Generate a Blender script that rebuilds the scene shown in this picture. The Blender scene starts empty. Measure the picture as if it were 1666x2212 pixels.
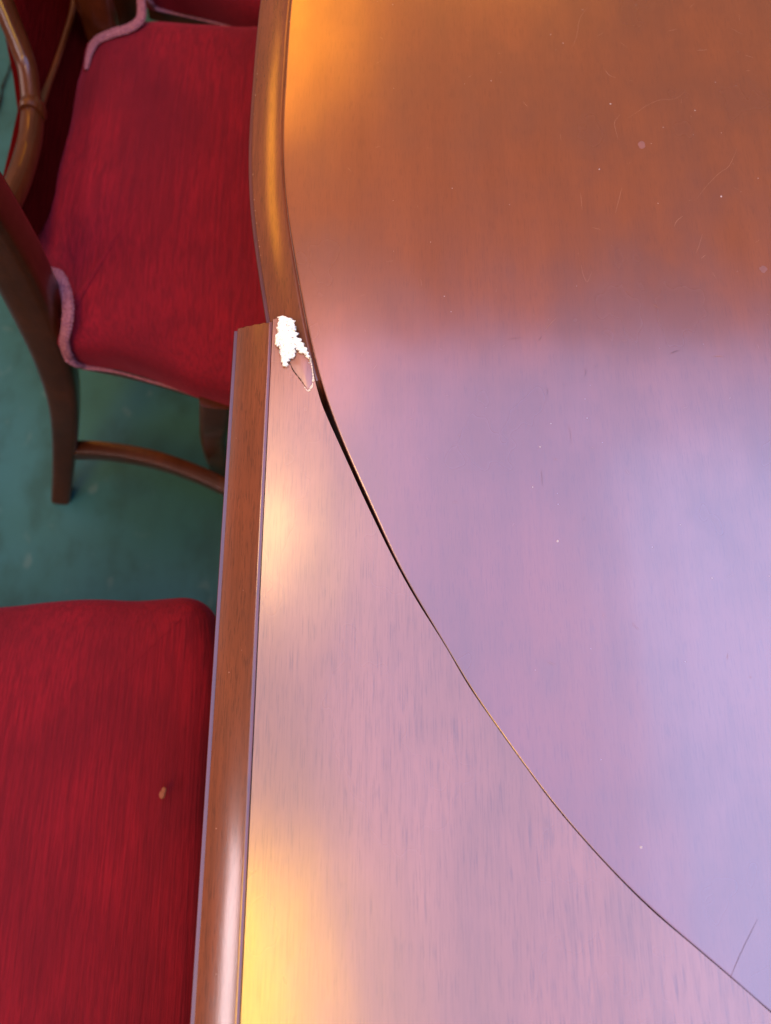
import bpy, bmesh, math, random
from mathutils import Vector, Matrix, noise
random.seed(7)
S = bpy.context.scene
COL = S.collection
# ------------------------------------------------------------------ camera
TZ = 0.75            # table top height
HC = 0.55            # camera above table
TILT = math.radians(18)
FPX, CX, CY = 1671.0, 833.0, 1106.0      # focal length / centre in reference-view pixels (1666 x 2212)
cd = bpy.data.cameras.new('camera'); cam = bpy.data.objects.new('camera', cd); COL.objects.link(cam)
cam.location = (0, 0, TZ + HC); cam.rotation_euler = (TILT, 0, 0)
cd.sensor_fit = 'VERTICAL'; cd.sensor_height = 36; cd.sensor_width = 27.1; cd.lens = 36 * FPX / 2212
cd.clip_start = 0.02; cd.clip_end = 60
cd.dof.use_dof = True; cd.dof.focus_distance = 0.60; cd.dof.aperture_fstop = 4.6
S.camera = cam
# ------------------------------------------------------------------ world, exposure
w = bpy.data.worlds.new('World'); S.world = w; w.use_nodes = True
bg = w.node_tree.nodes['Background']; bg.inputs[0].default_value = (1.0, 0.74, 0.55, 1); bg.inputs[1].default_value = 0.27
S.view_settings.view_transform = 'Standard'; S.view_settings.look = 'None'
S.view_settings.exposure = 0.13; S.view_settings.gamma = 1
# ------------------------------------------------------------------ lamps: windows (blue daylight), low warm evening light and an added left fill
def area(name, x0, x1, y0, y1, rad, z=3.2):
    L = bpy.data.lights.new(name, 'AREA'); L.shape = 'RECTANGLE'
    L.size = x1 - x0; L.size_y = y1 - y0
    m = max(rad); L.color = tuple(c / m for c in rad)
    L.energy = m * math.pi * L.size * L.size_y
    o = bpy.data.objects.new(name, L); COL.objects.link(o)
    o.location = ((x0 + x1) / 2, (y0 + y1) / 2, z)
    return o
area('skylight_lamp', -0.25, 2.2, -2.6, 1.75, (0.88, 1.5, 3.3))
area('skylight_right_lamp', 1.0, 3.8, -2.8, 1.30, (0.65, 1.1, 1.9), 3.3)
area('skylight_left_lamp', -1.1, -0.25, -0.25, 1.6, (0.60, 1.15, 1.9), 3.35)
area('evening_lamp_a', -0.78, -0.36, -1.7, -0.36, (21, 11.5, 0.3))
area('evening_halo_lamp_a', -0.8, -0.10, -1.7, -0.30, (2.6, 1.1, 0.6), 3.25)
area('evening_lamp_b', -0.68, -0.40, 0.68, 1.05, (24, 13.5, 3.5))
area('evening_halo_lamp_b', -0.75, -0.28, 0.66, 1.6, (4.2, 1.9, 1.0), 3.25)
area('evening_lamp_c', -0.78, -0.42, 2.95, 4.5, (9.0, 2.6, 0.1))
area('evening_halo_lamp_c', -0.5, -0.10, 3.3, 4.7, (4.0, 1.2, 0.0), 3.25)
area('evening_halo_lamp_d', -0.42, -0.12, 1.45, 2.0, (5.0, 1.7, 1.2), 3.25)
area('evening_lamp_d', -0.10, 1.2, 4.2, 5.0, (5.0, 1.7, 0.0))
area('evening_lamp_e', -2.3, -1.85, 2.3, 4.2, (7, 2.4, 0.1))
area('left_window_lamp', -2.2, -1.65, -2.8, -0.32, (13, 10.5, 11))
lw = area('low_left_fill_lamp', -4.0, -2.4, 0.5, 2.5, (2.6, 1.9, 1.8), 1.7); lw.rotation_euler = (0, math.radians(-75), 0)  # unseen lamp added at left to brighten seat, floor and leg edges

# ------------------------------------------------------------------ helpers
def ray(px, py):
    x = (px - CX) / FPX; y = (CY - py) / FPX
    return Vector((x, y * math.cos(TILT) + math.sin(TILT), y * math.sin(TILT) - math.cos(TILT)))
def at(px, py, z=TZ):
    d = ray(px, py); s = (z - (TZ + HC)) / d.z
    return Vector((d.x * s, d.y * s, z))
def link(name, me, mat, parent=None):
    o = bpy.data.objects.new(name, me); COL.objects.link(o)
    if mat: me.materials.append(mat)
    if parent:
        o.parent = parent
        o.matrix_parent_inverse = Matrix.Translation(parent.location).inverted() if parent.parent is None else \
            (Matrix.Translation(parent.parent.location)).inverted() if parent.type != 'EMPTY' else Matrix()
    return o
def part(name, verts, faces, mat, parent, smooth=True, sub=0, label=None, kind=None):
    """verts in world coordinates; parents are Empties placed by translation only (sub-parts: mesh parents at their root)"""
    base = Vector((0, 0, 0)); p = parent
    while p is not None:
        base += p.location; p = p.parent
    me = bpy.data.meshes.new(name)
    me.from_pydata([tuple(Vector(v) - base) for v in verts], [], faces)
    bm = bmesh.new(); bm.from_mesh(me); bmesh.ops.recalc_face_normals(bm, faces=bm.faces); bm.to_mesh(me); bm.free()
    if smooth:
        for q in me.polygons: q.use_smooth = True
    me.materials.append(mat)
    if smooth and not sub: me.set_sharp_from_angle(angle=math.radians(32))
    o = bpy.data.objects.new(name, me); COL.objects.link(o); o.parent = parent
    if sub:
        m = o.modifiers.new('s', 'SUBSURF'); m.levels = sub; m.render_levels = sub
    if label: o['label'] = label
    if kind: o['kind'] = kind
    return o
def thing(name, label, cat, loc, group=None):
    o = bpy.data.objects.new(name, None); COL.objects.link(o); o.location = loc
    o.empty_display_size = 0.1
    o['label'] = label; o['category'] = cat
    if group: o['group'] = group
    return o
def catmull(pts, n):
    P = [Vector(p) for p in pts]; out = []
    P = [P[0] * 2 - P[1]] + P + [P[-1] * 2 - P[-2]]
    for i in range(1, len(P) - 2):
        for k in range(n):
            t = k / n; a, b, c, d = P[i - 1], P[i], P[i + 1], P[i + 2]
            out.append(0.5 * ((2 * b) + (c - a) * t + (2 * a - 5 * b + 4 * c - d) * t * t + (3 * b - 3 * c + d - a) * t ** 3))
    out.append(P[-2]); return out
def sweep(path, rad, sec=None, up=(0, 0, 1), closed=False):
    """tube with elliptical/rounded section; rad = list of (ru, rv) per point: ru along side, rv along up"""
    V, F = [], []; n = len(path); up = Vector(up)
    sec = sec or [(math.cos(a * math.pi / 6), math.sin(a * math.pi / 6)) for a in range(12)]
    m = len(sec)
    for i, p in enumerate(path):
        a = path[max(i - 1, 0)]; b = path[min(i + 1, n - 1)]
        t = (b - a).normalized(); s = t.cross(up)
        if s.length < 1e-4: s = t.cross(Vector((0, 1, 0)))
        s.normalize(); u = s.cross(t).normalized(); ru, rv = rad[i]
        for (x, y) in sec: V.append(p + s * x * ru + u * y * rv)
    for i in range(n - 1):
        for k in range(m): F.append((i * m + k, i * m + (k + 1) % m, (i + 1) * m + (k + 1) % m, (i + 1) * m + k))
    F.append(tuple(range(m))); F.append(tuple(range((n - 1) * m, n * m)))
    return V, F
def rsec(r=0.35, k=3):   # rounded square section
    o = []
    for cx, cy, a0 in ((1, 1, 0), (-1, 1, 90), (-1, -1, 180), (1, -1, 270)):
        for j in range(k + 1):
            a = math.radians(a0 + 90 * j / k); o.append((cx * (1 - r) + r * math.cos(a), cy * (1 - r) + r * math.sin(a)))
    return o

# ------------------------------------------------------------------ materials
def mat(name):
    m = bpy.data.materials.new(name); m.use_nodes = True
    nt = m.node_tree; return m, nt, nt.nodes['Principled BSDF']
def N(nt, t, **k):
    n = nt.nodes.new(t)
    for a, b in k.items():
        if a in n.inputs.keys(): n.inputs[a].default_value = b
        else: setattr(n, a, b)
    return n
def mapped(nt, scale, rot=(0, 0, 0)):
    tc = N(nt, 'ShaderNodeTexCoord'); mp = N(nt, 'ShaderNodeMapping')
    mp.inputs['Scale'].default_value = scale; mp.inputs['Rotation'].default_value = rot
    nt.links.new(tc.outputs['Object'], mp.inputs[0]); return mp.outputs[0]
def ntex(nt, vec, scale=1, detail=3, rough=.5):
    n = N(nt, 'ShaderNodeTexNoise'); n.inputs['Scale'].default_value = scale; n.inputs['Detail'].default_value = detail
    n.inputs['Roughness'].default_value = rough; nt.links.new(vec, n.inputs['Vector']); return n.outputs['Fac']
def ramp(nt, fac, stops):
    r = N(nt, 'ShaderNodeValToRGB'); cr = r.color_ramp; cr.interpolation = 'EASE'
    while len(cr.elements) < len(stops): cr.elements.new(.5)
    for e, (p, c) in zip(cr.elements, stops): e.position = p; e.color = (*c, 1) if len(c) == 3 else c
    nt.links.new(fac, r.inputs[0]); return r.outputs[0]
def mix(nt, fac, a, b, mode='MIX'):
    m = N(nt, 'ShaderNodeMix', data_type='RGBA', blend_type=mode)
    if isinstance(fac, (int, float)): m.inputs[0].default_value = fac
    else: nt.links.new(fac, m.inputs[0])
    for i, v in ((6, a), (7, b)):
        if isinstance(v, tuple): m.inputs[i].default_value = (*v, 1)
        else: nt.links.new(v, m.inputs[i])
    return m.outputs[2]
def bump(nt, b, h, strength, dist):
    n = N(nt, 'ShaderNodeBump'); n.inputs['Strength'].default_value = strength; n.inputs['Distance'].default_value = dist
    nt.links.new(h, n.inputs['Height']); nt.links.new(n.outputs[0], b.inputs['Normal']); return n.outputs[0]
def wood(name, c1, c2, pore, rough=.3, coat=1., coatr=.22, ior=1.8, grain=(700, 24, 700), porestr=.6, bstr=.25, figs=.38):
    m, nt, b = mat(name)
    fig = ntex(nt, mapped(nt, (28, 4.5, 28)), 1, 3, .55)
    fine = ntex(nt, mapped(nt, grain), 1, 2, .6)
    cloud = ntex(nt, mapped(nt, (14, 9, 14)), 1, 3, .55)
    col = mix(nt, ramp(nt, fig, [(.3, (0, 0, 0)), (.7, (1, 1, 1))]), c1, c2)
    col = mix(nt, ramp(nt, cloud, [(.35, (0, 0, 0)), (.7, (.6, .6, .6))]), col, tuple(x * .68 for x in c1))
    pf = ramp(nt, fine, [(.52, (0, 0, 0)), (.64, (porestr,) * 3)])
    brk = ramp(nt, ntex(nt, mapped(nt, (90, 60, 90)), 1, 2), [(.35, (.6,) * 3), (.6, (1,) * 3)])
    mm = N(nt, 'ShaderNodeMath', operation='MULTIPLY'); nt.links.new(pf, mm.inputs[0]); nt.links.new(brk, mm.inputs[1])
    col = mix(nt, mm.outputs[0], col, pore)
    st2 = ntex(nt, mapped(nt, (330, 9, 330)), 1, 3, .6)
    col = mix(nt, ramp(nt, st2, [(.42, (0,) * 3), (.66, (figs,) * 3)]), col, tuple(x * .5 for x in c1))
    nt.links.new(col, b.inputs['Base Color'])
    b.inputs['IOR'].default_value = ior
    rr = ramp(nt, cloud, [(.2, (rough - .04,) * 3), (.8, (rough + .05,) * 3)]); nt.links.new(rr, b.inputs['Roughness'])
    b.inputs['Coat Weight'].default_value = coat; b.inputs['Coat Roughness'].default_value = coatr; b.inputs['Coat IOR'].default_value = 1.5
    nb = N(nt, 'ShaderNodeBump'); nb.inputs['Strength'].default_value = bstr; nb.inputs['Distance'].default_value = .0003; nb.invert = True
    nt.links.new(mm.outputs[0], nb.inputs['Height'])
    n2 = N(nt, 'ShaderNodeBump'); n2.inputs['Strength'].default_value = .09; n2.inputs['Distance'].default_value = .004
    nt.links.new(ntex(nt, mapped(nt, (22, 10, 22)), 1, 1), n2.inputs['Height']); nt.links.new(nb.outputs[0], n2.inputs['Normal'])
    nt.links.new(n2.outputs[0], b.inputs['Normal']); nt.links.new(n2.outputs[0], b.inputs['Coat Normal'])
    return m
M_TOP = wood('varnished_table_veneer', (.21, .046, .011), (.24, .054, .013), (.11, .022, .006), rough=.24, coatr=.15, grain=(1300, 70, 1300), porestr=.32, bstr=.05, figs=.10)
M_LEAF = wood('satin_leaf_veneer', (.275, .094, .045), (.305, .108, .054), (.11, .034, .018), ior=1.65, rough=.28, coatr=.20, grain=(1500, 45, 1500), porestr=.55, bstr=.05, figs=.22)
M_MOULD = wood('varnished_moulding', (.165, .037, .011), (.20, .048, .015), (.065, .016, .006), rough=.22, coatr=.13, coat=.8, ior=1.55, bstr=.04, grain=(1100, 80, 1100), porestr=.55)
M_GROOVE = wood('shade_toned_fillet', (.10, .020, .016), (.13, .026, .020), (.06, .012, .010), rough=.3, coatr=.2, coat=.5, ior=1.55, bstr=.04)  # darker moulding wood; its tone stands in for shade on the fillet
M_CHAIR = wood('dark_varnished_chair_wood', (.060, .012, .002), (.085, .018, .004), (.03, .006, .002), rough=.34, coatr=.10, coat=.35, ior=1.35, grain=(300, 300, 20), porestr=.3)
M_DARKW = wood('underside_and_gap_shade_wood', (.05, .015, .006), (.08, .022, .010), (.02, .006, .003), rough=.7, coat=0, ior=1.4)  # underside wood; on the seam walls its dark tone stands for shade

def velvet(name, ca, cb, cc, sheen=.22, spec=.15):
    m, nt, b = mat(name)
    st = ntex(nt, mapped(nt, (300, 11, 300)), 1, 4, .6)
    fine = ntex(nt, mapped(nt, (650, 60, 650)), 1, 2, .6)
    cl = ntex(nt, mapped(nt, (8, 5, 8)), 1, 3, .55)
    col = mix(nt, ramp(nt, cl, [(.3, (0,) * 3), (.7, (1,) * 3)]), ca, cb)
    col = mix(nt, ramp(nt, st, [(.38, (0,) * 3), (.66, (.75,) * 3)]), col, cc)
    col = mix(nt, ramp(nt, fine, [(.4, (0,) * 3), (.7, (.25,) * 3)]), col, tuple(x * .45 for x in ca))
    nt.links.new(col, b.inputs['Base Color'])
    b.inputs['Roughness'].default_value = .9; b.inputs['Specular IOR Level'].default_value = spec
    b.inputs['Sheen Weight'].default_value = sheen; b.inputs['Sheen Roughness'].default_value = .4
    b.inputs['Sheen Tint'].default_value = (.9, .12, .2, 1)
    bump(nt, b, st, .6, .0025)
    return m
M_VEL = velvet('red_velvet', (.135, .0045, .010), (.23, .006, .013), (.115, .004, .009))
M_VELD = velvet('shaded_back_velvet', (.055, .002, .002), (.07, .0025, .0025), (.04, .0015, .0015), 0, 0)  # the red velvet again, coloured darker for the shade on the backs
def plain(name, c, rough=.8, spec=.3, bs=0, sc=300, c2=None):
    m, nt, b = mat(name); b.inputs['Roughness'].default_value = rough; b.inputs['Specular IOR Level'].default_value = spec
    f = ntex(nt, mapped(nt, (sc, sc, sc)), 1, 3)
    nt.links.new(mix(nt, ramp(nt, f, [(.3, (0,) * 3), (.7, (1,) * 3)]), c, c2 or tuple(x * .75 for x in c)), b.inputs['Base Color'])
    if bs: bump(nt, b, f, bs, .002)
    return m
M_BRAID = plain('pink_braid', (.36, .13, .13), .95, .05, 1., 420, (.20, .06, .08))
M_RAW = plain('splintered_pale_wood', (.94, .89, .75), .85, .2, .5, 700, (.88, .76, .54))
M_TORN = plain('torn_pale_fibre', (.70, .50, .32), .9, .1, .6, 1200, (.82, .68, .5))
M_HOLE = plain('ochre_split', (.42, .20, .03), .9, .1, .5, 900, (.12, .05, .01))
M_CRACK = plain('dark_crack', (.012, .004, .003), .9, .05)
M_SCR = plain('pale_scratch', (.36, .15, .075), .6, .3, 0, 600)
M_SMUDGE = plain('greyed_smudge', (.25, .09, .06), .42, .5, 0, 60)
M_DUST = plain('pale_dust', (.62, .50, .44), .9, .1)
M_LINT = plain('brown_lint', (.30, .10, .055), .9, .1, .6, 900)
# floor
M_FLOOR, nt, b = mat('green_painted_floor')
cl = ntex(nt, mapped(nt, (3.2, 3.2, 3.2)), 1, 3, .5); c2 = ntex(nt, mapped(nt, (14, 9, 14)), 1, 4, .6); sp = ntex(nt, mapped(nt, (28, 22, 28)), 1, 1)
col = mix(nt, ramp(nt, cl, [(.35, (0,) * 3), (.65, (1,) * 3)]), (.020, .092, .078), (.028, .118, .122))
col = mix(nt, ramp(nt, c2, [(.42, (0,) * 3), (.70, (.75,) * 3)]), col, (.014, .062, .055))
col = mix(nt, ramp(nt, sp, [(.66, (0,) * 3), (.78, (.45,) * 3)]), col, (.09, .16, .14))
nt.links.new(col, b.inputs['Base Color']); b.inputs['Roughness'].default_value = .55; b.inputs['Specular IOR Level'].default_value = .22
bump(nt, b, c2, .35, .004)

# ------------------------------------------------------------------ floor
def structure(name, V, F, m):
    o = part(name, V, F, m, None, smooth=False); o['kind'] = 'structure'; return o
floor = structure('floor', [(-12, -12, 0), (12, -12, 0), (12, 12, 0), (-12, 12, 0)], [(0, 1, 2, 3)], M_FLOOR)
cp = [at(44, 78, 0), at(36, 105, 0), at(28, 130, 0), at(20, 160, 0), at(8, 190, 0), at(2, 225, 0), at(-12, 270, 0), at(-20, 330, 0)]
cp = catmull(cp, 4); V, F = [], []
for i, p in enumerate(cp):
    ww = .0015 + .003 * abs(noise.noise(p * 30)); V += [p + Vector((-ww, 0, .004)), p + Vector((ww, ww * .3, .004))]
    if i: F.append((2 * i - 2, 2 * i - 1, 2 * i + 1, 2 * i))
part('floor_crack', V, F, M_CRACK, floor, smooth=False)

# ------------------------------------------------------------------ table
in_px = [(628, -60), (628, 0), (622, 100), (616, 200), (612, 290), (616, 400), (629, 500), (646, 600), (664, 700), (683, 780), (703, 850), (743, 960),
         (801, 1086), (851, 1198), (900, 1288), (962, 1390), (1012, 1476), (1062, 1550), (1132, 1648), (1204, 1744), (1302, 1856), (1402, 1957), (1502, 2043), (1602, 2128), (1680, 2196)]
inner = [at(*p) for p in in_px]
# rest of the outline, outside the frame: an oval top
inner = inner[1:]
tail = [Vector((.36, -.235, TZ)), Vector((.58, -.33, TZ)), Vector((.85, -.34, TZ)), Vector((1.1, -.22, TZ)), Vector((1.27, .02, TZ)), Vector((1.33, .35, TZ)),
        Vector((1.32, .75, TZ)), Vector((1.25, 1.15, TZ)), Vector((1.02, 1.45, TZ)), Vector((.65, 1.58, TZ)), Vector((.25, 1.52, TZ)), Vector((.0, 1.3, TZ)), Vector((-.07, 1.0, TZ))]
loop = catmull(inner + tail + [inner[0]], 6)[:-1]
def smooth_loop(L, it):
    for _ in range(it):
        L = [(L[i - 1] + L[i] * 2 + L[(i + 1) % len(L)]) / 4 for i in range(len(L))]
    return L
loop = smooth_loop(loop, 14)
def normals(L, closed=True):
    out = []; n = len(L)
    for i in range(n):
        a = L[i - 1] if (closed or i) else L[i]; c = L[(i + 1) % n] if (closed or i < n - 1) else L[i]
        t = (c - a); out.append(Vector((-t.y, t.x, 0)).normalized())
    return out
nor = normals(loop)
area2 = sum(loop[i].x * loop[(i + 1) % len(loop)].y - loop[(i + 1) % len(loop)].x * loop[i].y for i in range(len(loop)))
if area2 > 0: nor = [-n for n in nor]
def moulding(L, nr, prof, closed):
    V, F = [], []; m = len(prof); n = len(L)
    for p, q in zip(L, nr):
        for (o, z) in prof: V.append(p + q * o + Vector((0, 0, z)))
    for i in range(n if closed else n - 1):
        j = (i + 1) % n
        for k in range(m - 1): F.append((i * m + k, j * m + k, j * m + k + 1, i * m + k + 1))
    return V, F
def arcs(pts, k=5):  # densify polyline of profile with catmull where marked smooth
    return pts
W = .0335
# profile: lip, small drop, shallow hollow-and-round, step, flat fillet, edge
def prof_mould(W, s=1.0):
    P = [(0.0006, -0.0006), (0.0009, -0.0045)]
    n = 16
    for i in range(n + 1):
        t = (0, .04, .08, .1, .13, .18, .24, .3, .37, .44, .51, .58, .66, .74, .82, .91, 1)[i]; x = .0012 + t * (W - .0050)
        z = -.0048 + (.0005 * t / .08 if t < .08 else .0005 - W * (.15 * (t - .08) + .11 * (t - .08) ** 2))
        P.append((x, z))
    xe, ze = P[-1]
    P += [(xe + .0003, ze - .0005), (xe + .0005, ze - .0030), (xe + .0008, ze - .0034), (W - .0005, ze - .0030), (W - .0001, ze - .0034), (W + .0002, ze - .0042), (W + .0002, ze - .016), (W - .001, ze - .0175), (W - .02, ze - .018)]
    return P
PM = prof_mould(W)
def groove(o, m):      # shade of the quirk and narrow fillet, put in as darker wood
    o.data.materials.append(M_GROOVE)
    for q in o.data.polygons:
        if len(q.vertices) == 4 and (q.index % m in (0, 20, 21, 22)): q.material_index = 1
table = thing('dining_table', 'large varnished brown table with curved moulded edge and scratched glossy top, right of the chairs', 'table', (.6, .6, 0))
# top surface with a slightly eased edge
V = []; F = []
rings = [(-.0010, 0), (.0001, -.00004), (.00045, -.0002), (.0006, -.0005), (.0007, -.0045)]
Vr, Fr = moulding(loop, nor, rings, True)
for i in range(len(loop)):
    t_ = max(0, min(1, (.292 - loop[i].y) / .032)) * (1 if loop[i].x < .9 else 0)
    Vr[i * 5 + 4] = Vr[i * 5 + 4] - Vector((0, 0, .06 * t_ * t_ * (3 - 2 * t_)))
V += Vr; F += Fr
m = len(rings); NL = len(F); F.append(tuple(i * m for i in range(len(loop))))
top = part('tabletop', V, F, M_TOP, table, smooth=False); top.data.materials.append(M_DARKW)
for q in top.data.polygons:
    if len(q.vertices) == 4: q.use_smooth = True
    if q.index < NL and q.index % 4 >= 1: q.material_index = 1  # lip wall takes the dark wood to paint in the seam's shade
def rebate(p):
    t = max(0, min(1, (.292 - p.y) / .032)) * (1 if p.y < .4 and p.x < .9 else 0); return .06 * t * t * (3 - 2 * t)
V, F = moulding(loop, nor, PM, True)
for i in range(len(loop)):
    d_ = rebate(loop[i])
    for k in range(2 if d_ < .004 else 1, len(PM)): V[i * len(PM) + k] = V[i * len(PM) + k] - Vector((0, 0, d_))
me_ = part('moulded_edge', V, F, M_MOULD, table); groove(me_, len(PM) - 1)
V, F = moulding(loop, nor, [(-.05, -.03), (-.05, -.10), (-.075, -.10), (-.075, -.03)], True)
part('apron', V, F, M_DARKW, table, smooth=False)
for (x, y) in ((.12, .98), (1.12, 1.2), (1.1, .02), (.45, .02)):
    path = [Vector((x, y, z)) for z in (.71, .60, .45, .25, .08, .0)]
    V, F = sweep(path, [(.034, .034), (.032, .032), (.028, .028), (.024, .024), (.02, .02), (.018, .018)], rsec(), up=(0, 1, 0))
    part('leg', V, F, M_CHAIR, table)

# ------------------------------------------------------------------ leaf board beside the table
leaf = thing('table_leaf', 'pale brown extension leaf with straight moulded edge and broken tip, fitted against the curved table', 'table leaf', (0, -.3, .70))
LZ = TZ + .0012
def atl(px, py): return at(px, py, LZ)
e0 = atl(590, 690); e1 = atl(519, 2240)      # straight inner line of the moulding
ed = (e1 - e0).normalized(); e2 = e1 + ed * .5
# curved cut, a few tenths of a mm to some mm clear of the table lip
cut_px = [(672, 788), (679, 816), (688, 850), (702, 890), (737, 968), (792, 1088), (846, 1199), (896, 1290), (960, 1392), (1009.5, 1477), (1060, 1551), (1130, 1649), (1202, 1745), (1300.5, 1858), (1400, 1959), (1500, 2045), (1600, 2130), (1677, 2198)]
cut = catmull([atl(*p) for p in cut_px], 5)
# broken tip outline (ragged): from the moulding line across the top to the cut
tip_px = [(590, 690), (596, 688), (603, 687)]
jag = [(605, 689), (611, 686), (614, 690), (619, 689), (623, 694), (628, 692), (633, 697), (635, 704), (633, 709), (637, 713), (637, 720), (641, 724), (640, 730), (645, 735), (648, 739), (652, 745), (656, 753), (660, 758), (664, 764), (668, 772), (671, 780), (674, 788)]
bound_raw = [(605, 689), (603, 700), (602, 715), (603, 735), (602, 748), (606, 752), (608, 765), (613, 776), (615, 786), (619, 792), (621, 785), (624, 777), (629, 776), (634, 770), (636, 757), (638, 746), (642, 746), (648, 750), (655, 755), (662, 762), (668, 772)]
# veneer surface polygon: tip strip, boundary of the bare wood, cut, foot
bot = [cut[-1] + Vector((.0, -.0, 0)), cut[-1] + Vector((.15, -.08, 0)), cut[-1] + Vector((.28, -.12, 0)), Vector((e2.x + .60, e2.y, LZ)), e2]
surf = [atl(*p) for p in [(590, 690), (597, 688), (603, 688)]] + [atl(*p) for p in bound_raw[1:]] + [atl(674, 783)] + cut[1:] + bot
def slab(poly, z0, z1, name, m, parent, ease=.0004, **k):
    n = len(poly); V = []
    cen = sum(poly, Vector()) / n
    for p in poly: V.append((p.x, p.y, z1))
    for p in poly: V.append((p.x, p.y, z0))
    F = [tuple(range(n)), tuple(range(2 * n - 1, n - 1, -1))] + [(i, (i + 1) % n, n + (i + 1) % n, n + i) for i in range(n)]
    return part(name, V, F, m, parent, smooth=False, **k)
slab(surf, LZ - .0007, LZ, 'veneer_surface', M_LEAF, leaf)
# core board under the veneer: follows the ragged break
core = [atl(*p) for p in [(590, 690), (597, 688.5), (603, 688.5)] + jag] + cut[2:] + bot
for p in core[25:]: p.x -= .0004
slab([p + Vector((-.0003 if i > 24 else .0002, 0, 0)) for i, p in enumerate(core)], LZ - .0062, LZ - .00075, 'core_board', M_DARKW, leaf)  # dark colour puts shade into the seam beside the core
low = [p + Vector((-.0012, -.0004, 0)) for p in cut if p.y < .245] + bot
for p in low: p.z = LZ
low = [Vector((low[0].x - .05, low[0].y, LZ))] + low
slab(low, LZ - .045, LZ - .0063, 'gap_shade_slab', M_DARKW, leaf)  # unseen slab added below the leaf to keep the seam dark
# leaf moulding along the straight edge: end is an oblique cut
n_out = Vector((ed.y, -ed.x, 0)); n_out = -n_out if n_out.x > 0 else n_out
L = [e0 + (e2 - e0) * t for t in [0, .02, .05, .1, .2, .35, .5, .7, 1]]
WL = .0345
PL = prof_mould(WL)
V, F = moulding(L, [n_out] * len(L), PL, False)
mm_ = len(PL)
# end cap (closing polygon) with slight obliqueness
for k, (o, z) in enumerate(PL): V[k] = V[k] + Vector((0, -.0012 * (o / WL) + .0004 * math.sin(o * 900), 0))
capi = len(V); V += [V[mm_ - 1] + n_out * -.012, V[0] + Vector((0, 0, -.03))]
F.append(tuple(range(mm_)) + (capi, capi + 1))
me_ = part('moulded_edge', V, F, M_MOULD, leaf, smooth=True); groove(me_, len(PL) - 1)
lm = COL.objects['moulded_edge.001'] if 'moulded_edge.001' in COL.objects else None
# exposed splintered wood
def in_poly(p, poly):
    c = False; n = len(poly)
    for i in range(n):
        a, b2 = poly[i], poly[i - 1]
        if (a[1] > p[1]) != (b2[1] > p[1]) and p[0] < (b2[0] - a[0]) * (p[1] - a[1]) / (b2[1] - a[1]) + a[0]: c = not c
    return c
raw_px = [(605, 689)] + jag[1:] + [(668, 774), (660, 768), (652, 763), (646, 758), (641, 753), (638, 751), (636, 757), (634, 770), (629, 776), (624, 777), (621, 786), (619, 793), (614, 786), (612, 776), (607, 765), (605, 752), (602, 748), (602, 735), (601, 715), (602, 700)]
gv, gf, idx = [], [], {}
st = .6
nx, ny = int(80 / st), int(112 / st)
for j in range(ny + 1):
    for i in range(nx + 1):
        x = 598 + i * st; y = 683 + j * st
        p = atl(x, y); q = Vector((x * .11, y * .035, 0))
        h = .0008 * noise.noise(q * 2.2) + .0006 * noise.noise(Vector((x * .45, y * .06, 3))) + .0001 * noise.noise(Vector((x, y, 1)) * .6)
        e = max(0, (x - 632) / 40) * .0015
        idx[(i, j)] = len(gv); gv.append((p.x, p.y, LZ - .0004 + h - e))
rawin = {}
for j in range(ny):
    for i in range(nx):
        x = 598 + (i + .5) * st; y = 683 + (j + .5) * st
        if in_poly((x, y), raw_px): gf.append((idx[i, j], idx[i + 1, j], idx[i + 1, j + 1], idx[i, j + 1]))
used = sorted({v for f in gf for v in f}); mp = {v: i for i, v in enumerate(used)}
gv = [gv[v] for v in used]; gf = [tuple(mp[v] for v in f) for f in gf]
raw = part('splintered_wood', gv, gf, M_RAW, leaf, label='bare pale splintered wood at the broken tip')
md = raw.modifiers.new('t', 'SOLIDIFY'); md.thickness = .004; md.offset = -1
# splinter slivers standing up
V, F = [], []
for k in range(34):
    while True:
        x = random.uniform(604, 662); y = random.uniform(695, 788)
        if in_poly((x, y), raw_px) and in_poly((x, y - 6), raw_px) and in_poly((x + 3, y), raw_px): break
    p = atl(x, y); l = random.uniform(.001, .0032); ww = random.uniform(.0002, .0006); a = random.gauss(0, .12) + 1.62
    d = Vector((math.cos(a), math.sin(a), random.uniform(-.03, .10))) * l; s = Vector((ww, 0, 0)); b0 = len(V)
    V += [p - s, p + s, p + Vector((0, 0, ww * 1.6)), p + d]; F += [(b0, b0 + 1, b0 + 3), (b0 + 1, b0 + 2, b0 + 3), (b0 + 2, b0, b0 + 3), (b0, b0 + 2, b0 + 1)]
part('splinters', V, F, M_RAW, leaf, smooth=False, kind='stuff')
# ochre split in the break
def ribbon(name, pts, wid, m, parent, z, seg=4, kind=None, label=None, jit=0., taper=True):
    P = catmull([at(x, y, z) for x, y in pts], seg); V, F = [], []
    for i, p in enumerate(P):
        a = P[max(i - 1, 0)]; c = P[min(i + 1, len(P) - 1)]; t = (c - a).normalized(); s = Vector((-t.y, t.x, 0))
        tt = i / (len(P) - 1); ww = wid * (math.sin(math.pi * min(max(tt, .04), .96)) ** .5 if taper else 1) * (1 + jit * noise.noise(p * 900) * 2)
        V += [p + s * ww * .5, p - s * ww * .5, p + Vector((0, 0, wid * .15))]
    for i in range(len(P) - 1):
        k = 3 * i; F += [(k, k + 2, k + 5, k + 3), (k + 2, k + 1, k + 4, k + 5)]
    return part(name, V, F, m, parent, kind=kind, label=label)
ribbon('split', [(632, 729), (636, 733), (640, 737), (643, 742), (643, 746)], .0026, M_HOLE, leaf, LZ + .0012, jit=.6)
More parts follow.
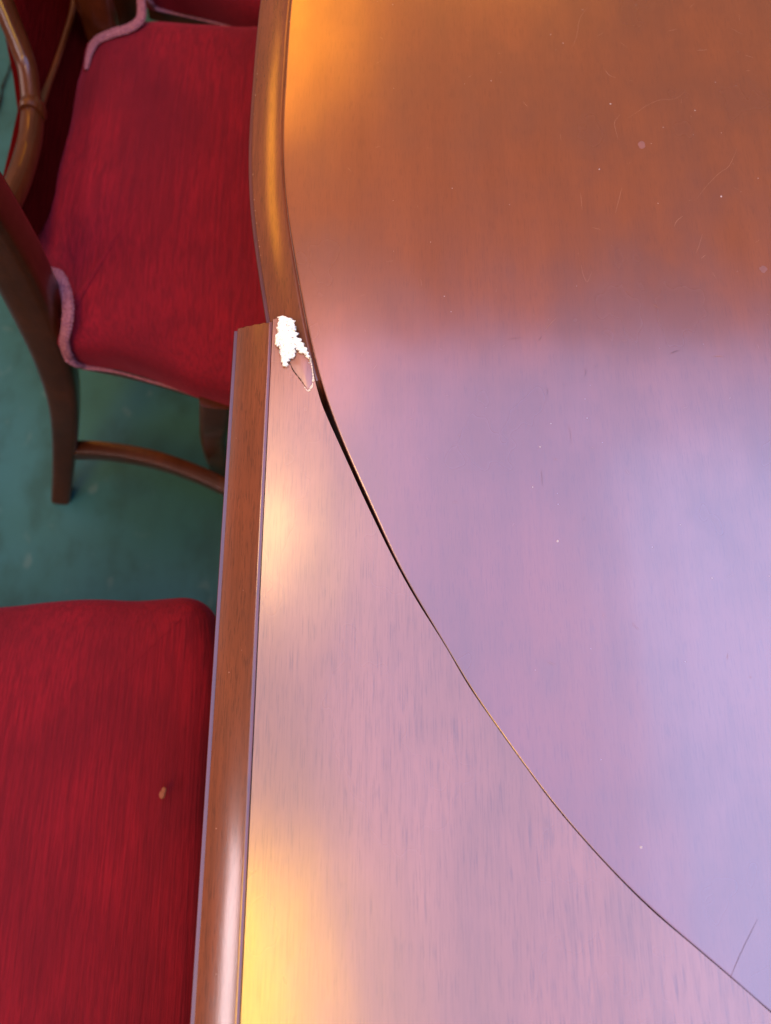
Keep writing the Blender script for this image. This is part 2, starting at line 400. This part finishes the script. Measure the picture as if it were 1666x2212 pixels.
ribbon('split', [(614, 776), (616, 781), (617, 787)], .0007, M_CRACK, leaf, LZ + .0009, jit=.4)
ribbon('split', [(602, 716), (602.5, 724), (602, 731)], .0004, M_CRACK, leaf, LZ + .0009, jit=.4)
for sk in range(9):
    x0 = random.uniform(605, 630); y0 = random.uniform(693, 750); l_ = random.uniform(8, 26)
    ribbon('splinters', [(x0, y0), (x0 + 1, y0 + l_ / 2), (x0 + random.uniform(0, 3), y0 + l_)], random.uniform(.0003, .0007), M_TORN, leaf, LZ + .0010, jit=.6, kind='stuff')
# loose veneer flake and its outline
ribbon('crack', [(624, 780), (628, 788), (632, 797), (638, 806), (643, 812), (647, 817), (653, 825), (657, 831), (663, 838)], .00065, M_CRACK, leaf, LZ + .00025, jit=.7)
ribbon('torn_edge', [(670, 770), (672, 782), (674, 792), (676, 806), (677, 816), (676, 826), (674, 834), (670, 840), (667, 845), (662, 842), (659, 838), (655, 833)], .0011, M_TORN, leaf, LZ + .0003, jit=.9)
fl = [(637, 748), (644, 749), (654, 756), (662, 764), (669, 773), (672, 784), (675, 800), (676, 815), (674, 828), (669, 837), (664, 840), (656, 830), (646, 817), (637, 805), (630, 793), (625, 780), (630, 777), (635, 770), (636, 758)]
flw = [at(x, y, LZ + .0001) for x, y in fl]; c = sum(flw, Vector()) / len(flw)
V = [p + Vector((0, 0, .0001)) for p in flw] + [c + (p - c) * .6 + Vector((0, 0, .0005)) for p in flw] + [c + Vector((0, 0, .0006))]
n = len(fl); F = [(i, (i + 1) % n, n + (i + 1) % n, n + i) for i in range(n)] + [(n + i, n + (i + 1) % n, 2 * n) for i in range(n)]
part('veneer_flake', V, F, M_LEAF, leaf, label='loose oval flake of veneer beside the break')

# ------------------------------------------------------------------ wear on the top: scratches, dents, dust
def merged(name, items, m, parent, z, label=None):
    V, F = [], []
    for pts, wid in items:
        P = catmull([at(x, y, z) for x, y in pts], 4); b0 = len(V)
        for i, p in enumerate(P):
            a = P[max(i - 1, 0)]; c = P[min(i + 1, len(P) - 1)]; t = (c - a).normalized(); s = Vector((-t.y, t.x, 0))
            tt = i / (len(P) - 1); ww = .75 * wid * (math.sin(math.pi * min(max(tt, .05), .95)) ** .6)
            V += [p + s * ww * .5, p - s * ww * .5]
        for i in range(len(P) - 1):
            k = b0 + 2 * i; F.append((k, k + 1, k + 3, k + 2))
    return part(name, V, F, m, parent, smooth=False, kind='stuff', label=label)
def sx(x, y): return (1200 * .8642 + x * .4370 * .8642 * 1.0, y * .4370 * .8642)   # from the enlarged study of the top right
q = lambda *a: [sx(*p) for p in a]
items = [(q((845, 675), (900, 640), (960, 600), (1030, 572), (1100, 568), (1150, 545), (1175, 515)), .00032), (q((800, 655), (770, 700), (778, 750), (790, 795)), .00035),
         (q((1240, 1138), (1300, 1060), (1370, 990), (1420, 955), (1450, 900), (1470, 850)), .00028), (q((615, 40), (570, 110), (555, 200), (530, 270)), .00022),
         (q((575, 1105), (585, 1200)), .0004), (q((812, 1075), (795, 1140), (775, 1220)), .0004), (q((580, 1515), (590, 1570), (614, 1612), (640, 1555)), .0004),
         (q((1272, 1340), (1255, 1400), (1235, 1450)), .0004), (q((1160, 1235), (1125, 1265), (1112, 1295)), .0005), (q((1265, 1478), (1290, 1458)), .0007),
         (q((370, 1892), (400, 1855), (435, 1820)), .0005), (q((990, 1742), (1025, 1762)), .0006), (q((715, 400), (740, 430), (775, 445)), .0006), (q((1245, 288), (1305, 286)), .0005),
         (q((1515, 315), (1565, 330)), .0005), (q((1075, 178), (1130, 165)), .0004), (q((245, 580), (272, 610)), .0004), (q((640, 1300), (695, 1315)), .0004), (q((800, 240), (845, 275)), .0003),
         (q((1330, 2037), (1390, 2037)), .0005), (q((1430, 160), (1500, 195)), .0003), (q((1520, 405), (1545, 405)), .0005)]
for k in range(70):
    x = random.uniform(660, 1660); y = random.uniform(5, 1500)
    if x < 720 + max(0, y - 700) * .55: continue
    a = random.uniform(0, math.pi); l = random.uniform(4, 16)
    items.append(([(x, y), (x + l * .5 * math.cos(a) + random.uniform(-1, 1), y + l * .5 * math.sin(a)), (x + l * math.cos(a), y + l * math.sin(a))], random.uniform(.00015, .0003)))
merged('scratches', items, M_SCR, table, TZ + .00015)
def sy(x, y): return ((1300 + x * .377) * .8642, (800 + y * .377) * .8642)
w_ = lambda *a: [sy(*p) for p in a]
dk = [(w_((430, 322), (438, 345), (428, 375)), .0007), (w_((180, 450), (186, 472), (178, 495)), .0006), (w_((488, 318), (505, 305), (522, 285)), .0004), (w_((1000, 222), (1030, 208), (1055, 200)), .0005),
      (w_((325, 700), (335, 760), (340, 825)), .0003), (w_((412, 1330), (425, 1318), (430, 1300)), .0004), (w_((120, 138), (135, 122), (145, 108)), .0008), (w_((285, 425), (298, 430)), .0005), (q((160, 1942), (200, 1935), (250, 1930)), .0004), (q((1095, 2018), (1138, 2003)), .0006), ([(1573, 2125), (1600, 2060), (1637, 1985)], .0005), ([(1170, 1015), (1172, 1050)], .0004)]
merged('dark_scratches', [(a_, b_ * .6) for a_, b_ in dk], M_DARKW, table, TZ + .00014)
# raised dust crumbs
def blob(V, F, c, r, sq=.5):
    b0 = len(V); k = 7
    V.append(c + Vector((0, 0, r * sq)))
    for i in range(k):
        a = i / k * 6.283; rr = r * random.uniform(.7, 1.2); V.append(c + Vector((math.cos(a) * rr, math.sin(a) * rr, 0)))
    for i in range(k): F.append((b0, b0 + 1 + i, b0 + 1 + (i + 1) % k))
V, F = [], []
known = [(sx(747, 594), .0009), (sx(682, 968), .0008), (sx(1380, 1124), .0010), (sx(475, 246), .0005), (sx(65, 462), .0005), (sx(1018, 1163), .0005), (sx(1230, 632), .0006), (sx(1048, 728), .0005), (sx(980, 820), .0004),
         (sx(1220, 770), .0004), (sx(1590, 1020), .0005), (sx(587, 55), .0005), (sx(404, 198), .0005)]
def sy(x, y): return ((1300 + x * .377) * .8642, (800 + y * .377) * .8642)
known += [(sy(134, 840), .0008), (sy(85, 1108), .0006), (sy(250, 1465), .0011), (sy(445, 650), .0005), (sy(1273, 1712), .0006), (sy(1062, 1358), .0004), (sy(205, 686), .0005), ((1385, 1830), .0011), ((960, 640), .0006)]
for (x, y), r in known: blob(V, F, at(x, y, TZ + .0001), r * .8)
for k in range(55):
    x = random.uniform(640, 1666); y = random.uniform(0, 1700)
    if x < 690 + max(0, y - 700) * .58: continue
    blob(V, F, at(x, y, TZ + .0001), random.uniform(.00015, .00035))
part('dust_specks', V, F, M_DUST, table, kind='stuff')
V, F = [], []
for x, y in ((600, 572), (607, 300), (596, 215)): blob(V, F, at(x, y, TZ - .006), .0004)
# rubbed spots along the edges of both mouldings
V, F = [], []
for k in range(150):
    i = random.randrange(len(loop)); p = loop[i].lerp(loop[(i + 1) % len(loop)], random.random())
    if not (-.15 < p.x < .3 and .30 < p.y < .75): continue
    o, z = random.choice([(.0004, -.0002), (W - .0045, -.0105), (W - .0002, PM[-3][1] + .0006)])
    blob(V, F, p + nor[i] * o + Vector((0, 0, z)), random.uniform(.0003, .0007))
part('rubbed_spots', V, F, M_SCR, table, kind='stuff')
V, F = [], []
for k in range(70):
    p = e0 + (e1 - e0) * random.random() ** .8
    o, z = random.choice([(WL - .0002, PL[-3][1] + .0006), (WL - .0002, PL[-3][1] + .0006), (WL * random.random() * .8, -.006), (WL - .0045, PL[19][1])])
    blob(V, F, p + n_out * o + Vector((0, 0, z)), random.uniform(.0002, .0005))
part('rubbed_spots', V, F, M_SCR, leaf, kind='stuff')
# smudges: thin worn patches
V, F = [], []
for (x, y), r in ((sx(925, 830), .0034), (sx(1620, 1540), .003)):
    b0 = len(V); c = at(x, y, TZ + .00008); V.append(c); k = 14
    for i in range(k):
        a = i / k * 6.283; rr = r * (1 + .45 * noise.noise(Vector((math.cos(a), math.sin(a), x)) * 1.3)); V.append(c + Vector((math.cos(a) * rr, math.sin(a) * rr * 1.2, 0)))
    for i in range(k): F.append((b0, b0 + 1 + i, b0 + 1 + (i + 1) % k))
part('worn_patches', V, F, M_SMUDGE, table, smooth=False, kind='stuff')

# ------------------------------------------------------------------ chairs
def seat_mesh(outline, z0, z1, dome=.022, mat_=None, parent=None, fold=.004, seed=0):
    L = smooth_loop(catmull(outline + [outline[0]], 8)[:-1], 3)
    nr = normals(L); a2 = sum(L[i].x * L[(i + 1) % len(L)].y - L[(i + 1) % len(L)].x * L[i].y for i in range(len(L)))
    if a2 > 0: nr = [-n for n in nr]
    h = z1 - z0
    lay = [(-.02, z0 - .001), (-.002, z0), (0, z0 + .002), (.002, z0 + h * .25), (.004, z0 + h * .5), (.003, z0 + h * .72), (-.003, z0 + h * .88), (-.014, z1 - .001), (-.032, z1 + dome * .3)]
    V, F = [], []; n = len(L)
    cen = sum(L, Vector()) / n
    for li, (o, z) in enumerate(lay):
        for i in range(n):
            p = L[i] + nr[i] * o; wv = fold * noise.noise(Vector((L[i].x * 16 + seed, L[i].y * 16, z * 5))) * (1 if 1 < li < 8 else 0)
            p = p + nr[i] * wv; V.append((p.x, p.y, z + (.003 * noise.noise(Vector((L[i].x * 9, L[i].y * 9, seed + 5))) if li > 5 else 0)))
    base = [L[i] + nr[i] * -.032 for i in range(n)]
    K = 9
    for k in range(1, K):
        t = 1 - k / K
        for i in range(n):
            p = cen + (base[i] - cen) * t
            V.append((p.x, p.y, z1 + dome * (.3 + .7 * (1 - t * t)) + .004 * noise.noise(Vector((p.x * 7, p.y * 7, seed))) + .003 * noise.noise(Vector((L[i].x * 9, L[i].y * 9, seed + 5))) * t))
    R = len(lay) + K - 1
    for r in range(R - 1):
        for i in range(n): F.append((r * n + i, r * n + (i + 1) % n, (r + 1) * n + (i + 1) % n, (r + 1) * n + i))
    V.append((cen.x, cen.y, z1 + dome)); F += [((R - 1) * n + i, (R - 1) * n + (i + 1) % n, len(V) - 1) for i in range(n)]
    F.append(tuple(range(n)))
    return part('seat', V, F, mat_ or M_VEL, parent, sub=1)
def on_plane(px, py, p0, nv):
    d = ray(px, py); o = Vector((0, 0, TZ + HC)); s = (p0 - o).dot(nv) / d.dot(nv); return o + d * s
def limb(name, pts, radii, parent, up=(0, 1, 0), m=None, r=.45, seg=6):
    P = catmull(pts, seg); R = [(catmull([Vector((a, b_, 0)) for a, b_ in radii], seg)[i]) for i in range(len(P))]
    V, F = sweep(P, [(q_.x, q_.y) for q_ in R], rsec(r), up=up)
    return part(name, V, F, m or M_CHAIR, parent)

chair = thing('upholstered_chair', 'middle red velvet chair with thick pink braid and its curved wooden back leg showing', 'chair', (-.2, .75, 0), 'red velvet chairs along the table')
out = [at(78, 500, .465), at(92, 430, .465), at(112, 375, .465), at(146, 320, .465), at(176, 235, .465), at(188, 160, .465), at(205, 88, .465), at(250, 66, .465), at(330, 52, .465),
       at(440, 56, .465), at(560, 64, .465)]
out += [Vector((-.02, .99, .46)), Vector((.05, .94, .46)), Vector((.07, .70, .46)), Vector((.05, .44, .46)), Vector((-.02, .385, .46))]
out += [at(480, 878, .385), at(400, 846, .385), at(320, 822, .385), at(240, 800, .385), at(172, 789, .385), at(136, 735, .40), at(140, 690, .43), at(128, 620, .45), at(100, 580, .46)]
out = [Vector((p.x, p.y, 0)) for p in out]
for i, p in enumerate(out):
    if i < 7: p.x -= (.026, .032, .032, .028, .022, .016, .014)[i]
    if 5 < i < 13: p.y += .022
    if i in (5, 6, 7): p.x -= .004
seat_mesh(out, .385, .462, .022, parent=chair, fold=.006)
def braid(pts, w0, parent, name='braid'):
    P = catmull([at(x, y, z) for x, y, z, _ in pts], 5); R = catmull([Vector((r, r, 0)) for *_, r in pts], 5)
    sec = [(math.cos(a * math.pi / 4), math.sin(a * math.pi / 4)) for a in range(8)]
    P2, R2 = [], []
    for i in range(len(P) - 1):
        for k in range(4):
            t = k / 4; P2.append(P[i].lerp(P[i + 1], t)); rr = R[i].lerp(R[i + 1], t).x
            rr *= .72 + .05 * math.sin((i * 4 + k) * 1.57) + .06 * noise.noise(P2[-1] * 300); R2.append((rr, rr * .6))
    V, F = sweep(P2, R2, sec); return part(name, V, F, M_BRAID, parent)
braid([(108, 582, .492, .006), (128, 594, .494, .009), (141, 625, .492, .010), (147, 665, .486, .0105), (144, 705, .474, .0105), (139, 738, .456, .0105), (147, 768, .434, .0095), (166, 787, .412, .008), (188, 793, .396, .0055),
       (250, 803, .387, .0026), (320, 822, .387, .0026), (400, 846, .387, .0026), (490, 882, .387, .0026)], 0, chair)
braid([(186, 150, .464, .004), (194, 114, .468, .007), (209, 88, .472, .0095), (243, 72, .474, .0105), (277, 62, .474, .0105), (302, 44, .474, .010), (306, 14, .470, .009), (299, -30, .466, .008)], 0, chair)
# near rear leg and stile in one sabre curve
limb('leg', [at(133, 1072, 0), at(138, 1010, .08), at(142, 930, .18), at(138, 850, .28), at(118, 760, .38), at(85, 670, .47), at(40, 572, .56), at(-10, 480, .64), at(-60, 395, .71), at(-120, 290, .79)],
     [(.016, .017), (.017, .018), (.019, .02), (.021, .023), (.024, .026), (.026, .028), (.026, .028), (.024, .026), (.022, .024), (.02, .02)], chair)
# far rear leg (same curve, other side of the seat)
limb('leg', [Vector((-.56, 1.02, 0)), Vector((-.50, 1.01, .15)), Vector((-.44, 1.0, .32)), Vector((-.405, 1.0, .46)), Vector((-.405, 1.0, .56)), Vector((-.42, 1.0, .66)), Vector((-.45, 1.0, .78))],
     [(.015, .016), (.018, .019), (.02, .021), (.022, .022), (.021, .021), (.02, .02), (.018, .018)], chair)
# front legs
limb('leg', [at(468, 850, .40), at(464, 900, .32), at(462, 940, .22), at(470, 985, .12), at(486, 1040, 0)], [(.021, .021), (.02, .02), (.019, .019), (.017, .017), (.015, .015)], chair)
limb('leg', [Vector((0, .94, .42)), Vector((-.005, .94, .3)), Vector((-.01, .94, .15)), Vector((-.02, .94, 0))], [(.021, .021), (.02, .02), (.018, .018), (.015, .015)], chair)
limb('stretcher', [at(150, 972, .13), at(230, 975, .13), at(330, 992, .13), at(420, 1022, .13), at(500, 1058, .13)], [(.012, .016)] * 5, chair, up=(0, 0, 1), r=.3)
limb('seat_rail', [at(170, 772, .385), at(300, 800, .375), at(470, 850, .37)], [(.009, .018)] * 3, chair, up=(0, 0, 1), r=.2)
# backrest: upholstered panel leaning back, wooden rail, thin ridge
bp0 = Vector((-.435, .75, .46)); bn = Vector((1, .06, .30)).normalized()
panel = [(20, 500), (70, 530), (128, 430), (200, 300), (245, 130), (262, 20), (262, -60), (100, -60), (20, -50), (52, 60), (70, 150), (80, 225), (65, 300)]
PV = [on_plane(x, y, bp0, bn) for x, y in panel]; c = sum(PV, Vector()) / len(PV); n = len(PV)
V = [p for p in PV] + [c + (p - c) * .85 + bn * .006 for p in PV] + [c + bn * .010] + [p - bn * .03 for p in PV]
F = [(i, (i + 1) % n, n + (i + 1) % n, n + i) for i in range(n)] + [(n + i, n + (i + 1) % n, 2 * n) for i in range(n)] + [(i, (i + 1) % n, 2 * n + 1 + (i + 1) % n, 2 * n + 1 + i) for i in range(n)] + [tuple(range(2 * n + 1, 3 * n + 1))]
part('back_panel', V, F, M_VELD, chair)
R1 = [(-30, 560), (5, 470), (42, 385), (64, 310), (70, 262), (70, 235)]
limb('back_rail', [on_plane(x, y, bp0 + bn * .012, bn) for x, y in R1], [(.013, .011), (.014, .011), (.014, .012), (.014, .012), (.014, .012), (.013, .012)], chair, up=bn, r=.8)
R2 = [(70, 240), (66, 200), (60, 150), (44, 100), (22, 45), (0, -10), (-25, -60)]
limb('back_rail', [on_plane(x, y, bp0 + bn * .012, bn) for x, y in R2], [(.012, .012), (.011, .011), (.012, .011), (.014, .011), (.015, .011), (.016, .011), (.016, .011)], chair, up=bn, r=.8)
limb('back_collar', [on_plane(x, y, bp0 + bn * .014, bn) for x, y in [(74, 226), (72, 238), (70, 248)]], [(.0155, .013), (.0175, .0145), (.016, .013)], chair, up=bn, r=.9)
R3 = [(84, 238), (100, 195), (120, 140), (140, 80), (158, 20), (165, -40)]
limb('back_ridge', [on_plane(x, y, bp0 + bn * .014, bn) for x, y in R3], [(.006, .006), (.0045, .0045), (.004, .004), (.004, .004), (.005, .005), (.005, .005)], chair, up=bn, r=.9)
# second chair beyond: same chair moved along the table
def copy_tree(o, parent=None):
    c = o.copy(); COL.objects.link(c); c.parent = parent
    for ch in list(o.children): copy_tree(ch, c)
    return c
c2 = copy_tree(chair); c2.location = chair.location + Vector((.035, .625, 0)); c2.rotation_euler.z = 0
c2['label'] = 'red chair at the top edge, only its dark seat side and pink braid showing'
# third chair: nearest the viewer, lower left
ch3 = thing('upholstered_chair', 'nearest red velvet chair, its broad seat with a crumb of lint reaching the table leaf', 'chair', (-.43, -.08, 0), 'red velvet chairs along the table')
zs = .462
o3 = [at(-120, 1322, zs), at(0, 1308, zs), at(90, 1298, zs), at(180, 1294, zs), at(270, 1292, zs), at(350, 1289, zs), at(405, 1292, zs), at(438, 1312, zs), at(452, 1352, zs), at(456, 1420, zs)]
o3 += [Vector((-.185, .0, 0)), Vector((-.18, -.15, 0)), Vector((-.185, -.28, 0)), Vector((-.21, -.335, 0)), Vector((-.35, -.35, 0)), Vector((-.5, -.345, 0)), Vector((-.62, -.33, 0)), Vector((-.665, -.25, 0)), Vector((-.66, -.1, 0)), Vector((-.655, .08, 0)), Vector((-.62, .15, 0))]
o3 = [Vector((p.x, p.y, 0)) for p in o3]
seat_mesh(o3, .385, .470, .018, parent=ch3, fold=.004, seed=11)
for (x, y, fx) in ((-.22, .12, 0), (-.22, -.30, 0)):
    limb('leg', [Vector((x, y, .39)), Vector((x, y, .25)), Vector((x - .005, y, .1)), Vector((x - .01, y, 0))], [(.021, .021), (.02, .02), (.018, .018), (.015, .015)], ch3)
for y in (.13, -.31):
    limb('leg', [Vector((-.80, y, 0)), Vector((-.73, y, .15)), Vector((-.68, y, .32)), Vector((-.67, y, .46)), Vector((-.70, y, .6)), Vector((-.76, y, .78)), Vector((-.8, y, .9))], [(.015, .016), (.018, .019), (.02, .021), (.022, .022), (.021, .021), (.02, .02), (.018, .018)], ch3)
limb('stretcher', [Vector((-.70, .13, .14)), Vector((-.5, .12, .14)), Vector((-.23, .12, .14))], [(.012, .014)] * 3, ch3, up=(0, 0, 1), r=.3)
P_ = [Vector((-.74, -.30, .55)), Vector((-.74, .12, .55)), Vector((-.82, .12, .88)), Vector((-.82, -.30, .88))]
V = P_ + [p + Vector((-.03, 0, 0)) for p in P_]
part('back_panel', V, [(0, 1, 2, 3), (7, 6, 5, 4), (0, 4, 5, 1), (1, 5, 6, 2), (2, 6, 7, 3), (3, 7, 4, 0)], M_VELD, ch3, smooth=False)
# lint crumb on the nearest seat
V, F = [], []; c = Vector((0, 0, 0))
pc = at(352, 1716, .489)
for k, (dx, dy, r) in enumerate(((0, 0, .0034), (.0012, .0038, .0026))):
    n0 = len(V); ring = 8
    for j in range(5):
        th = math.pi * j / 4
        for i in range(ring):
            a = i / ring * 6.283; V.append(pc + Vector((dx + r * math.sin(th) * math.cos(a), dy + 1.3 * r * math.sin(th) * math.sin(a), r * .7 * math.cos(th) + .002)))
    for j in range(4):
        for i in range(ring): F.append((n0 + j * ring + i, n0 + j * ring + (i + 1) % ring, n0 + (j + 1) * ring + (i + 1) % ring, n0 + (j + 1) * ring + i))
lint = part('lint', V, F, M_LINT, None)
lint['label'] = 'small pale brown crumb of lint on the nearest red seat'; lint['category'] = 'lint'
